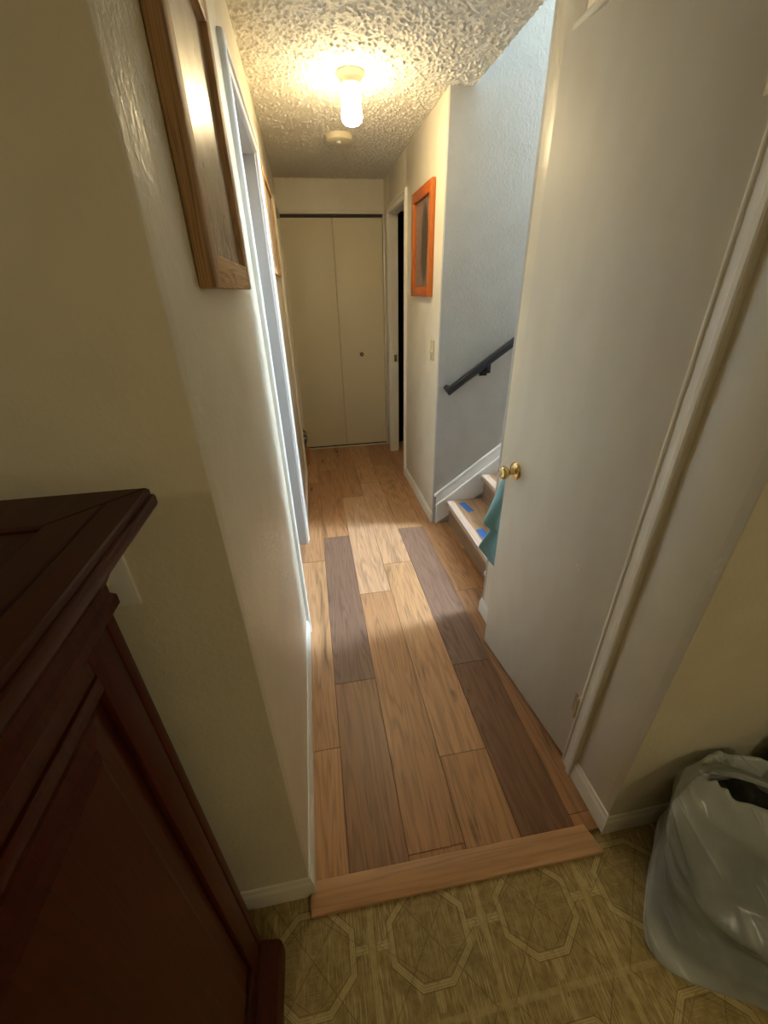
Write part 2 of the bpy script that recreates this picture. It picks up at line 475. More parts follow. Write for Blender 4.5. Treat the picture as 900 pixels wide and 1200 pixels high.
xs = np.arange(XL - .02, XK + D, D); ys = np.arange(YR - .0, YB + .02, D)
hh = pop_height(len(xs), len(ys))
P = np.zeros((len(xs), len(ys), 3)); P[..., 0] = xs[:, None]; P[..., 1] = ys[None]; P[..., 2] = ZC - hh
grid_mesh('ceiling', P, M['popcorn'], 'cream popcorn textured ceiling above the hallway', 'ceiling')
sl = .93; ln = math.hypot(1, sl)
ss = np.arange(0, 3.65, D); ys = np.arange(YS0 - .02, YS1 + .02, D)
hh = pop_height(len(ss), len(ys)) * .35
P = np.zeros((len(ss), len(ys), 3)); P[..., 1] = ys[None]
P[..., 0] = XK - D + ss[:, None] / ln + hh * sl / ln; P[..., 2] = ZC + ss[:, None] * sl / ln - hh / ln
grid_mesh('ceiling_stair', P, M['popcorn'], 'popcorn textured ceiling rising with the stairs', 'ceiling')
struct(box(XL - T, XK, YR, YB + .7, ZC + .012, ZC + .1).build('ceiling_slab', M['wall']), 'slab above the hallway ceiling', 'ceiling')

# ------------------------------------------------------------------ floors
floor = struct(box(XL - T, 3.2, YR + .02, 5.0, -.08, -.0125).build('floor', M['dark']), 'hallway floor of mixed light and dark wood planks', 'floor')
def plank(x0, x1, y0, y1, col):
    g = .0007
    o = box(x0 + g, x1 - g, y0 + g, y1 - g, -.012, 0).build('plank', M['plank'], floor, bevel=.0011, seg=1)
    o.color = (col[0] * 1.02, col[1] * .945, col[2] * .99, 1); return o
LIGHT = [(.52, .315, .150), (.55, .335, .165), (.47, .285, .132)]
MID = [(.42, .240, .108), (.44, .25, .112)]
DARK = [(.235, .135, .072), (.25, .14, .07)]
def rows(x0, x1, joints, cols, ystart=.532, yend=YB + .04):
    ys = [ystart] + [j for j in joints if ystart < j < yend] + [yend]
    for i in range(len(ys) - 1):
        plank(x0, x1, ys[i], ys[i + 1], cols[i % len(cols)])
W = .178
rows(XL - .1, -.040, [.926, 2.143, 3.36], [LIGHT[0], LIGHT[2], MID[0], LIGHT[0]])
rows(-.040, .138, [1.206, 2.411, 3.62], [(.33, .195, .102), (.22, .142, .092), MID[1], LIGHT[2]])
rows(.138, .316, [.556, 1.776, 3.01], [MID[0], (.45, .262, .122), (.55, .36, .20), MID[1], LIGHT[0]])
rows(.316, .494, [.823, 2.03, 3.25], [LIGHT[2], (.53, .325, .155), (.54, .35, .19), LIGHT[0]])
rows(.494, .672, [1.210, 2.43, 3.65], [(.215, .122, .064), (.235, .150, .098), LIGHT[2], MID[0]])
rows(.672, .850, [.568, 1.70, 2.9], [MID[0], (.37, .215, .105), (.42, .24, .11), MID[1]], .5175)
rows(.850, .90, [1.2, 2.1], [MID[0], (.38, .21, .09), LIGHT[2]])
struct(box(.90, 2.2, YS1 + T, 4.3, -.012, -.001).build('floor_bedroom', M['plank']), 'wooden floor of the unlit room behind the far doorway', 'floor').color = (.4, .22, .1, 1)
struct(box(-2.1, 2.4, -2.4, YL, -.08, ZV).build('floor_kitchen', M['vinyl']), 'ochre vinyl kitchen floor printed with linked octagons', 'floor')
# reducer strip
prof = [(.462, ZV), (.462, -.004), (.463, -.001), (.466, .001), (.476, .0035), (.50, .0050), (.533, .0058), (.536, .0045), (.537, -.0005), (.53, -.0115)]
mb = MB()
def strip_pt(p, s):
    if s == 0: return (XL - .002, p[0] + .008, p[1])
    return (XR - .034 - (p[0] - .462) * .30, p[0] - .002, p[1])
mb.prism(prof, strip_pt)
tag(mb.build('threshold_strip', M['strip'], smooth=True), 'rounded oak threshold strip between planks and vinyl', 'threshold', kind='structure')

# ------------------------------------------------------------------ trims
CAS = [(0, 0), (0, .0095), (.002, .0125), (.006, .0135), (.009, .0125), (.0105, .0085), (.034, .0105), (.036, .0155), (.039, .0175), (.050, .0175), (.055, .0155), (.057, .012), (.057, 0)]
def casing(name, xf, sgn, y0, y1, zt, label, m, zb=0.0, w=1.0):
    """mitred U of door casing on the wall face x = xf, standing out to sgn"""
    mb = MB(); rings = []
    for q in range(4):
        ring = []
        for o, t in CAS:
            o *= w; xx = xf + sgn * (t if t > 0 else -.001)
            ring.append([(xx, y0 - o, zb), (xx, y0 - o, zt + o), (xx, y1 + o, zt + o), (xx, y1 + o, zb)][q])
        rings.append(ring)
    mb.sweep(rings)
    return struct(mb.build(name, m, smooth=True, angle=20), label, 'door casing')
def jamb(name, x0, x1, y0, y1, zt, label, m, th=.018):
    mb = box(x0, x1, y0 - th, y0, 0, zt + th).box(x0, x1, y1, y1 + th, 0, zt + th).box(x0, x1, y0, y1, zt, zt + th)
    return struct(mb.build(name, m, bevel=.0015, seg=1), label, 'door jamb')
# left doorway across from the stairs, closed white door set deep in it
D1 = (1.598, 2.362, 2.032)
casing('trim_1', XL, 1, D1[0] - .005, D1[1] + .005, D1[2] + .005, 'white casing of the doorway facing the stairs', M['white'])
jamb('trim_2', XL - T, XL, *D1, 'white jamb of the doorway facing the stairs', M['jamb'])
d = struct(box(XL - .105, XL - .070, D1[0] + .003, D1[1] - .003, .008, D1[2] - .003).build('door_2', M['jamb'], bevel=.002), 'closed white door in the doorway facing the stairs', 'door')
MB().lathe([(.0, .07), (.022, .068), (.026, .055), (.02, .04), (.011, .03), (.011, .012), (.03, .01), (.032, 0)], 24, (XL - .07, D1[0] + .06, .92), 'x').build('door_knob', M['brass'], d, smooth=True)
# second opening on the same wall, at the end of the hall
D4 = (3.56, 4.16, 2.032)
casing('trim_3', XL, 1, D4[0] - .003, D4[1] + .003, D4[2] + .003, 'cream casing of the opening by the folding closet doors', M['trim'], w=.85)
# right far doorway, open to the dark
D3 = (3.40, 3.99, 2.040)
casing('trim_4', XR, -1, D3[0] - .004, D3[1] + .004, D3[2] + .004, 'cream casing of the dark open doorway', M['trim'])
j = jamb('trim_5', XR, XR + .068, *D3, 'cream jamb of the dark open doorway', M['trim'])
st = box(XR + .026, XR + .052, D3[1] - .0025, D3[1] + .001, .90, .96).build('strike_plate', M['brass'], j)
dr = struct(MB().box(XR + .07, XR + .105, D3[0] + .01, D3[1] - .01, .01, 2.03).build('door_3', M['door']), 'dark-side door opened into the unlit room', 'door')
# swing the open leaf into the room about its near hinge
dr.matrix_world = Matrix.Translation((XR + .105, D3[0] + .01, 0)) @ Matrix.Rotation(math.radians(-100), 4, 'Z') @ Matrix.Translation((-(XR + .105), -(D3[0] + .01), 0))
struct(box(XR + .0, XR + T, D3[0], D3[1], -.001, .006).build('trim_6', M['strip']), 'wooden sill strip in the dark open doorway', 'threshold')

# near closet door, slightly ajar
D2 = (.736, 1.337, 2.040)
casing('trim_7', XR, -1, D2[0] - .002, D2[1] - .012, D2[2] - .016, 'cream moulded casing around the ajar closet door', M['trim'])
jamb('trim_8', XR, XR + T, *D2, 'cream jamb of the ajar closet door', M['trim'])
ANG = math.radians(6.8); LW = .578
door = empty('door_1', (XR - .002, D2[0] + .003, 0), 'cream flush closet door standing ajar with brass knob', 'door', kind='structure')
door.rotation_euler.z = ANG
def dchild(mb, name, m, parent=None, **k):
    o = mb.build(name, m, None, **k); o.parent = parent or door; return o
dchild(box(0, .035, 0, LW, .014, 2.026), 'door_leaf', M['door'], bevel=.002)
kz = .915; ky = LW - .058
hk = MB().lathe([(.0, -.012), (.024, -.011), (.030, -.007), (.033, -.001), (.033, .0)], 36, (0, ky, kz), 'x')
kn = dchild(hk, 'rose', M['brass'], smooth=True)
hk = MB().lathe([(0, -.063), (.012, -.0635), (.019, -.061), (.0225, -.056), (.0245, -.050), (.0235, -.043), (.018, -.037), (.012, -.031), (.0105, -.020), (.014, -.011)], 36, (0, ky, kz), 'x')
kb = dchild(hk, 'door_knob', M['brass'], smooth=True)
hk = MB().lathe([(0, -.0665), (.007, -.0665), (.0085, -.0655), (.0085, -.062)], 24, (0, ky, kz), 'x')
dchild(hk, 'turn_button', M['oldbrass'], kb, smooth=True)
for z in (.285, 1.80):
    hg = MB().tube([(-.0075, -.001, z - .044), (-.0075, -.001, z + .044)], .0082, 14).box(-.0022, .0, .002, .024, z - .044, z + .044)
    o = dchild(hg, 'hinge', M['oldbrass'], smooth=True)
    pn = MB().lathe([(0, -.004), (.005, -.003), (.0065, 0), (.005, .003), (0, .004)], 14, (-.0075, -.001, z + .047))
    dchild(pn, 'hinge_pin', M['oldbrass'], o, smooth=True)
sc = MB()
for (a, b_, s_) in ((.150, .752, .004), (.142, .745, .003), (.137, .739, .0025)):
    sc.lathe([(0, -.0006), (s_ * .8, -.0006), (s_, 0)], 7, (0, a, b_), 'x')
dchild(sc, 'paint_chip', M['white'])
# pantry shell behind that door so no light leaks
struct(box(XR + T, 1.7, YS0 - T - .02, YS0 - T, ZV, 2.4).box(1.6, 1.7, YR + T, YS0 - T, ZV, 2.4).build('wall_pantry', M['wall']), 'inner wall of the closet behind the ajar door', 'wall')
struct(box(XR, 1.7, YR + T, YS0, ZC, ZC + .1).build('ceiling_pantry', M['wall']), 'ceiling of the closet behind the ajar door', 'ceiling')

# baseboards
BP = [(0, 0), (.012, 0), (.012, .058), (.0105, .064), (.007, .069), (.0065, .074), (.004, .080), (0, .082)]
def baseboard(name, p0, p1, nrm, label, m, h=1.0, zb=0.0, e0=0, e1=0):
    """straight run from p0 to p1 (2-D); nrm points into the room; e0/e1 extend each end for outside mitres"""
    p0, p1, n = Vector(p0), Vector(p1), Vector(nrm); d_ = (p1 - p0).normalized(); mb = MB()
    def fn(p, s):
        q = (p0 - d_ * e0 * p[0]) if s == 0 else (p1 + d_ * e1 * p[0])
        q = q + n * (p[0] if p[0] > 0 else -.001); return (q.x, q.y, zb + p[1] * h)
    mb.prism(BP, fn)
    return struct(mb.build(name, m, smooth=True, angle=25), label, 'baseboard')
baseboard('baseboard_left', (XL, YL), (XL, D1[0] - .062), (1, 0), 'white baseboard leading up to the doorway facing the stairs', M['white'], e0=1)
baseboard('baseboard_left', (XL, D1[1] + .062), (XL, D4[0] - .05), (1, 0), 'cream baseboard between the two doorways of one hall wall', M['white'])
baseboard('baseboard_kitchen_left', (-2.1, YL), (XL, YL), (0, -1), 'greyish baseboard in the shade beside the dark cabinet', M['trim'], 1.1, ZV, e1=1)
baseboard('baseboard_right', (XR, YR), (XR, D2[0] - .059), (-1, 0), 'short cream baseboard between the corner and the ajar door', M['trim'], 1.0, 0, e0=1)
baseboard('baseboard_right', (XR, D2[1] + .069), (XR, YS0), (-1, 0), 'short cream baseboard between the ajar door and the stairs', M['white'])
baseboard('baseboard_right', (XR, YS1 + .006), (XR, D3[0] - .061), (-1, 0), 'cream baseboard under the orange framed picture', M['trim'])
baseboard('baseboard_kitchen_right', (XR, YR), (2.4, YR), (0, -1), 'cream baseboard behind the plastic bag', M['trim'], 1.0, ZV, e0=1)

# ------------------------------------------------------------------ stairs
RISE, RUN, N0 = .178, .243, .845
stair = empty('staircase', (.87, (YS0 + YS1) / 2, 0), 'staircase with wooden treads climbing beside the pale wall', 'staircase')
y0, y1 = YS0 + .020, YS1 - .020
for i in range(13):
    z = RISE * (i + 1) - .003; x = N0 + RUN * i
    rs = MB().box(x + .025, x + .043, y0, y1, RISE * i - (.003 if i else 0), z - .026).build('riser', M['tread'], stair)
    rs.color = (.30, .20, .125, 1)
    tr = MB(); pr = [(x + RUN + .043, z - .026), (x + .012, z - .026), (x + .003, z - .022), (x, z - .013), (x + .003, z - .004), (x + .012, z), (x + RUN + .025, z), (x + RUN + .043, z)]
    tr.prism(pr, lambda p, s: (p[0], y0 if s == 0 else y1, p[1]))
    o = tr.build('tread', M['tread'], stair, smooth=True, angle=30); o.color = (.37, .225, .125, 1)
    ns = MB(); pr = [(x - .002, z - .028), (x - .003, z - .010), (x + .004, z + .0015), (x + .045, z + .003), (x + .052, z + .001), (x + .052, z - .006), (x + .02, z - .028)]
    ns.prism(pr, lambda p, s: (p[0], y0 if s == 0 else y1, p[1]))
    nn = ns.build('nosing', M['tread'], o, smooth=True, angle=25); nn.color = (.44, .33, .25, 1)
# skirt boards: flat board with two raised mouldings
def skirt(name, yw, sgn, label):
    s_ = RISE / RUN; xa, xb = XR + .022, N0 + RUN * 13
    def zt(x): return .245 + (x - .773) * .745
    root = empty(name, (XR + .02, yw, 0), label, 'skirt board', kind='structure')
    pr = [(xa, -.001), (xb, zt(xb) - .6), (xb, zt(xb) - .012), (xa, zt(xa) - .012)]
    MB().prism(pr, lambda p, s: (p[0], yw + sgn * (-.002 if s == 0 else .014), p[1])).build('board', M['white'], root, bevel=.002)
    for dz, wd, th in ((0, .020, .022), (-.088, .022, .026)):
        x0_ = xa - (.018 if dz == 0 else .004)
        pr = [(x0_, zt(x0_) + dz - wd), (xb, zt(xb) + dz - wd), (xb, zt(xb) + dz), (x0_, zt(x0_) + dz)]
        MB().prism(pr, lambda p, s: (p[0], yw + sgn * (0 if s == 0 else th), p[1])).build('moulding', M['white'], root, bevel=.004)
    return root
skirt('trim_9', YS1, -1, 'white stair skirt with two slanting mouldings under the handrail')
skirt('trim_10', YS0, 1, 'white stair skirt with slanting mouldings behind the ajar door')

# blue tape on the first tread
def tape(pts, label):
    z = RISE - .003 + .0006
    vs = [(x, y, z) for x, y in pts] + [(x, y, z + .0006) for x, y in pts]
    n = len(pts); mb = MB().add(vs, [tuple(range(n)), tuple(range(2 * n - 1, n - 1, -1))] + [(i, (i + 1) % n, n + (i + 1) % n, n + i) for i in range(n)])
    tag(mb.build('masking_tape', M['tape']), label, 'tape', 'blue tape strips on the first step')
tape([(.918, 2.395), (.965, 2.405), (.985, 2.27), (.975, 2.262), (.962, 2.268), (.952, 2.258), (.940, 2.265)], 'blue masking tape strip on the first tread beside the white skirt')
tape([(.905, 2.03), (.955, 2.04), (.965, 1.88), (.915, 1.87)], 'blue masking tape strip on the first tread beside the teal cloth')

# handrail
rl = empty('handrail', (.80, 2.40, .95), 'black metal handrail fixed to the pale stair wall', 'handrail')
def rail_pt(t): return Vector((.795 + t, 2.40, .945 + t * .69))
d_ = Vector((1, 0, .69)).normalized(); n_ = Vector((-.69, 0, 1)).normalized()
rings = []
hw, hh_ = .0165, .021
def ring(c, side): return [tuple(c + side * a * hw + n_ * b_ * hh_) for a, b_ in ((-1, -.55), (-.55, -1), (.55, -1), (1, -.55), (1, .55), (.55, 1), (-.55, 1), (-1, .55))]
MB().sweep([ring(rail_pt(0), Vector((0, 1, 0))), ring(rail_pt(1.9), Vector((0, 1, 0)))]).build('rail', M['black'], rl, smooth=True)
c0 = rail_pt(.017)
def ring2(y): return [(c0.x + d_.x * a * .017 + n_.x * b_ * hh_, y, c0.z + d_.z * a * .017 + n_.z * b_ * hh_) for a, b_ in ((-1, -.55), (-.55, -1), (.55, -1), (1, -.55), (1, .55), (.55, 1), (-.55, 1), (-1, .55))]
MB().sweep([ring2(2.40), ring2(YS1 - .001)]).build('wall_return', M['black'], rl, smooth=True)
for t in (.24, 1.3):
    c = rail_pt(t)
    bk = MB().box(c.x - .013, c.x + .021, 2.388, 2.412, c.z - .055, c.z - .012).box(c.x - .013, c.x + .021, 2.388, YS1 - .008, c.z - .064, c.z - .040)
    b1 = bk.build('bracket', M['black'], rl, bevel=.004)
    MB().box(c.x - .022, c.x + .030, YS1 - .009, YS1 - .001, c.z - .090, c.z - .015).build('wall_plate', M['black'], b1, bevel=.004)

# ------------------------------------------------------------------ folding closet doors
bf = empty('bifold_door', (.3, YB + .02, 0), 'cream folding closet door with two flat leaves and a dark knob', 'closet door')
zt = 2.052
box(XL + .012, .2985, YB + .012, YB + .040, .022, zt).build('door_leaf', M['bifold'], bf, bevel=.0025)
lf = box(.3015, XR - .018, YB + .012, YB + .040, .022, zt).build('door_leaf', M['bifold'], bf, bevel=.0025)
MB().lathe([(0, -.030), (.010, -.030), (.0175, -.026), (.019, -.020), (.015, -.013), (.008, -.008), (.011, 0)], 28, (.503, YB + .012, .945), 'y').build('door_knob', M['bronze'], lf, smooth=True)
MB().lathe([(0, -.032), (.006, -.0318), (.007, -.029)], 20, (.503, YB + .012, .945), 'y').build('knob_inlay', M['oldbrass'], lf, smooth=True)
box(XL + .004, XR - .01, YB + .014, YB + .044, zt + .006, zt + .030).build('track', M['gap'], bf)
struct(box(XL, XR, YB - .010, YB + .05, zt + .024, zt + .045).build('trim_11', M['trim'], bevel=.003), 'cream head trim over the folding closet doors', 'trim')
struct(box(XL, XL + .010, YB - .008, YB + .05, 0, zt + .024).build('trim_12', M['trim'], bevel=.002), 'thin cream side trim on the opening side of the folding doors', 'trim')
struct(box(XR - .014, XR, YB - .008, YB + .05, 0, zt + .024).build('trim_13', M['trim'], bevel=.002), 'thin cream side trim between folding doors and dark doorway', 'trim')
struct(box(XL, XR, YB - .005, YB + .03, 0, .006).build('trim_14', M['trim'], bevel=.002), 'pale sill strip under the folding closet doors', 'threshold')

# ------------------------------------------------------------------ ceiling lamp and smoke detector
lamp = empty('ceiling_lamp', (.289, 2.40, ZC), 'lit jar-shaped glass lamp on cream holder on hallway ceiling', 'ceiling lamp')
cx, cy = .289, 2.40
MB().lathe([(0, 0), (.060, 0), (.062, -.004), (.060, -.009), (.052, -.016), (.046, -.026), (.044, -.038), (.040, -.040), (0, -.040)], 40, (cx, cy, ZC)).build('holder', M['plastic'], lamp, smooth=True)
MB().lathe([(0, -.034), (.042, -.036), (.0465, -.046), (.0455, -.065), (.0425, -.090), (.0420, -.110), (.0450, -.128), (.0465, -.142), (.043, -.156), (.032, -.166), (.016, -.171), (0, -.172)], 40, (cx, cy, ZC)).build('glass_shade', M['bulb'], lamp, smooth=True)
for a in (.7, 2.8, 4.9):
    MB().lathe([(0, .054), (.003, .054), (.004, .051), (.002, .046), (.002, .040)], 10, (0, 0, 0), 'x').build('thumb_screw', M['oldbrass'], lamp, smooth=True).matrix_world = Matrix.Translation((cx, cy, ZC - .037)) @ Matrix.Rotation(a, 4, 'Z')
sm = empty('smoke_detector', (.30, 3.19, ZC), 'round cream smoke detector on ceiling behind the lamp', 'smoke detector')
MB().lathe([(0, 0), (.078, 0), (.080, -.004), (.080, -.020), (.076, -.029), (.066, -.034), (.030, -.036), (0, -.036)], 40, (.30, 3.19, ZC)).build('housing', M['plastic'], sm, smooth=True)
MB().lathe([(0, -.036), (.014, -.036), (.0135, -.042), (.009, -.0445), (0, -.045)], 24, (.297, 3.175, ZC)).build('test_button', M['white'], sm, smooth=True)

# kitchen ceiling lamps (behind the camera)
for (px, py, mm, lab) in ((1.35, -1.75, 'kdome', 'round lit dome lamp on kitchen ceiling on the bag side'), (-1.15, -1.25, 'kdome2', 'round lit dome lamp on kitchen ceiling on the cabinet side')):
    kl = empty('dome_lamp', (px, py, ZC), lab, 'ceiling lamp', 'kitchen dome lamps')
    MB().lathe([(0, 0), (.155, 0), (.16, -.008), (.155, -.02), (0, -.02)], 36, (px, py, ZC)).build('pan', M['white'], kl, smooth=True)
    MB().lathe([(.145, -.02), (.14, -.045), (.12, -.068), (.08, -.085), (.04, -.092), (0, -.094)], 36, (px, py, ZC)).build('glass_dome', M[mm], kl, smooth=True)

# ------------------------------------------------------------------ pictures
def frame(name, xf, sgn, y0, y1, z0, z1, th, sw, rw, rec, mats, pm, label, nails=False, lean=0.0):
    """frame on wall x = xf, front at xf + sgn*th; sw/rw stile and rail widths; rec: depth of the picture below the front"""
    r = empty(name, (xf, (y0 + y1) / 2, z0), label, 'picture')
    a, b_ = (xf + sgn * .001, xf + sgn * th)
    xa, xb = min(a, b_), max(a, b_)
    box(xa, xb, y0, y0 + sw, z0, z1).build('stile', mats[0], r, bevel=.003)
    box(xa, xb, y1 - sw, y1, z0, z1).build('stile', mats[0], r, bevel=.003)
    box(xa, xb, y0 + sw, y1 - sw, z0, z0 + rw).build('rail', mats[1], r, bevel=.003)
    box(xa, xb, y0 + sw, y1 - sw, z1 - rw, z1).build('rail', mats[1], r, bevel=.003)
    f = xf + sgn * (th - rec); g = f - sgn * .004
    box(min(f, g), max(f, g), y0 + sw - .004, y1 - sw + .004, z0 + rw - .004, z1 - rw + .004).build('picture_panel', pm, r)
    if nails:
        for yy in (y0 + sw / 2, y1 - sw / 2):
            for zz in (z0 + rw / 2, z1 - rw / 2):
                MB().lathe([(0, sgn * (th + .0012)), (.003, sgn * (th + .001)), (.004, sgn * (th - .001))], 10, (xf, yy, zz), 'x').build('nail', M['bronze'], r, smooth=True)
    return r
frame('wall_picture', XL, 1, .715, 1.165, 1.508, 1.982, .026, .046, .046, .014, (M['barn'], M['barn_h']), M['pic_land'], 'pale landscape picture in a rough brown wooden frame beside the doorway casing')
frame('wall_picture', XL, 1, 2.46, 3.12, 1.585, 2.03, .020, .035, .035, .010, (M['barn'], M['barn_h']), M['pic_land'], 'wide picture in a thin brown wooden frame past the doorway')
frame('wall_picture', XR, -1, 2.645, 3.115, 1.457, 2.020, .024, .055, .055, .018, (M['orange'], M['orange_h']), M['pic_dark'], 'dark figure picture in an orange wooden frame above the light switch', nails=True)

# ------------------------------------------------------------------ switches
def switch(name, c, axis, sgn, label, m, tog):
    r = empty(name, c, label, 'light switch')
    cx_, cy_, cz_ = c
    if axis == 'x':
        box(min(cx_, cx_ + sgn * .006), max(cx_, cx_ + sgn * .006), cy_ - .035, cy_ + .035, cz_ - .0575, cz_ + .0575).build('cover_plate', m, r, bevel=.0025)
        t = MB().add([(cx_ + sgn * a, cy_ + b_ * .005, cz_ + d__) for b_ in (-1, 1) for a, d__ in ((.005, .012), (.005, -.012), (.018, -.015), (.021, -.006))], [(0, 1, 2, 3), (7, 6, 5, 4), (0, 4, 5, 1), (1, 5, 6, 2), (2, 6, 7, 3), (3, 7, 4, 0)])
    else:
        box(cx_ - .035, cx_ + .035, min(cy_, cy_ + sgn * .006), max(cy_, cy_ + sgn * .006), cz_ - .0575, cz_ + .0575).build('cover_plate', m, r, bevel=.0025)
        t = MB().add([(cx_ + b_ * .005, cy_ + sgn * a, cz_ + d__) for b_ in (-1, 1) for a, d__ in ((.005, .012), (.005, -.012), (.018, -.015), (.021, -.006))], [(0, 1, 2, 3), (7, 6, 5, 4), (0, 4, 5, 1), (1, 5, 6, 2), (2, 6, 7, 3), (3, 7, 4, 0)])
    t.build('toggle', tog, r, bevel=.001)
    for dz in (-.030, .030):
        if axis == 'x': MB().lathe([(0, sgn * .0075), (.0025, sgn * .007), (.003, sgn * .005)], 10, (cx_, cy_, cz_ + dz), 'x').build('screw', m, r, smooth=True)
        else: MB().lathe([(0, sgn * .0075), (.0025, sgn * .007), (.003, sgn * .005)], 10, (cx_, cy_, cz_ + dz), 'y').build('screw', m, r, smooth=True)
switch('light_switch', (XR, 2.603, 1.163), 'x', -1, 'narrow cream light switch under the orange framed picture', M['dplastic'], M['plastic'])
switch('light_switch', (-.323, YL, 1.150), 'y', -1, 'cream light switch half hidden behind the dark cabinet', M['white'], M['plastic'])

# ------------------------------------------------------------------ dark cabinet
cab = empty('cabinet', (-.55, -.05, ZV), 'dark red-brown wooden cabinet with raised panels and moulded top', 'cabinet')
CX, CY, CB, CLX = -.264, .420, -.45, -.80      # face x, back y, front y, far side x
ZTOP = 1.315
box(CLX, CX - .012, CB, CY, ZV + .02, 1.230).build('carcass', M['mahogany'], cab, bevel=.003)
# side frame: stiles and rails around a raised panel
box(CX - .012, CX, CY - .0195, CY, .10, 1.172).build('corner_bead', M['mahogany'], cab, bevel=.004)
pa, pb, pz0, pz1 = CB + .068, CY - .068, .185, 1.115
box(CX - .012, CX - .001, pb, CY - .0215, .10, 1.172).build('stile', M['mahogany'], cab, bevel=.002)
box(CX - .012, CX - .001, CB, pa, .10, 1.172).build('stile', M['mahogany'], cab, bevel=.002)
box(CX - .012, CX - .001, pa, pb, 1.1395, 1.172).build('rail', M['mahogany'], cab, bevel=.002)
box(CX - .012, CX + .001, pa, pb, pz1, 1.137).build('bead', M['mahogany'], cab, bevel=.004)
box(CX - .012, CX - .001, pa, pb, .10, pz0).build('rail', M['mahogany'], cab, bevel=.002)
# fielded panel: dark groove, sunk chamfer, stepped field
mb = MB(); rings = []
for (i, x) in ((.0005, CX - .0115), (.016, CX - .0112), (.018, CX - .0085), (.042, CX - .0065), (.050, CX + .0005), (.054, CX + .0015)):
    rings.append([(x, pa + i, pz0 + i), (x, pb - i, pz0 + i), (x, pb - i, pz1 - i), (x, pa + i, pz1 - i)])
vs = [p for r in rings for p in r]; fs = [(a * 4 + k, a * 4 + (k + 1) % 4, (a + 1) * 4 + (k + 1) % 4, (a + 1) * 4 + k) for a in range(5) for k in range(4)] + [(20, 21, 22, 23), (3, 2, 1, 0)]
mb.add(vs, fs); mb.build('raised_panel', M['mahogany'], cab)
# cornice under the top, swept along the side and the back edge
def ledge(prof, name, m, bevel=0):
    mb = MB(); rings = []
    for q in range(3):
        rings.append([[(CX + o, CB - .0, z), (CX + o, CY + min(o, .018), z), (CLX, CY + min(o, .018), z)][q] for o, z in prof])
    mb.sweep(rings); return mb.build(name, m, cab, smooth=True, angle=28)
ledge([(-.02, 1.172), (.004, 1.172), (.007, 1.176), (.007, 1.189), (.003, 1.195), (.003, 1.207), (.010, 1.220), (.024, 1.238), (.042, 1.258), (.056, 1.276), (.058, 1.281), (.058, 1.2905), (-.02, 1.2905)], 'cornice', M['mahogany'])
TX, TY = CX + .078, CY + .028
box(CLX, TX, CB - .02, TY, 1.2915, ZTOP - .008).build('top', M['mahogany_top'], cab, bevel=.005)
# framed boards of the top
b_ = .075
def topb(pts, z0, z1, name, m):
    n = len(pts); mb = MB().add([(x, y, z0) for x, y in pts] + [(x, y, z1) for x, y in pts], [tuple(range(n)), tuple(range(2 * n - 1, n - 1, -1))] + [(i, (i + 1) % n, n + (i + 1) % n, n + i) for i in range(n)])
    return mb.build(name, m, cab, bevel=.0016, seg=1)
zt0 = ZTOP - .0085
topb([(TX - .004, CB - .02), (TX - .004, TY - .004), (TX - .036, TY - .036), (TX - .036, CB - .02)], zt0, ZTOP, 'top_board', M['mahogany_top'])
topb([(TX - .037, CB - .02), (TX - .037, TY - .037), (TX - .075, TY - .075), (TX - .075, CB - .02)], zt0, ZTOP, 'top_board', M['mahogany_top'])
topb([(TX - .005, TY - .004), (CLX, TY - .004), (CLX, TY - .075), (TX - .076, TY - .075)], zt0, ZTOP, 'top_board', M['mahogany_top'])
topb([(TX - .078, CB - .02), (TX - .078, TY - .077), (CLX, TY - .077), (CLX, CB - .02)], zt0, ZTOP - .004, 'top_panel', M['mahogany_top'])
# plinth
mb = MB(); rings = []
pr = [(-.02, ZV), (.042, ZV), (.044, .02), (.044, .070), (.040, .086), (.030, .096), (.016, .102), (.006, .106), (-.02, .106)]
for q in range(3):
    rings.append([[(CX + o, CB, z), (CX + o, CY - .004, z), (CLX, CY - .004, z)][q] for o, z in pr])
mb.sweep(rings); mb.build('plinth', M['mahogany'], cab, smooth=True, angle=30)

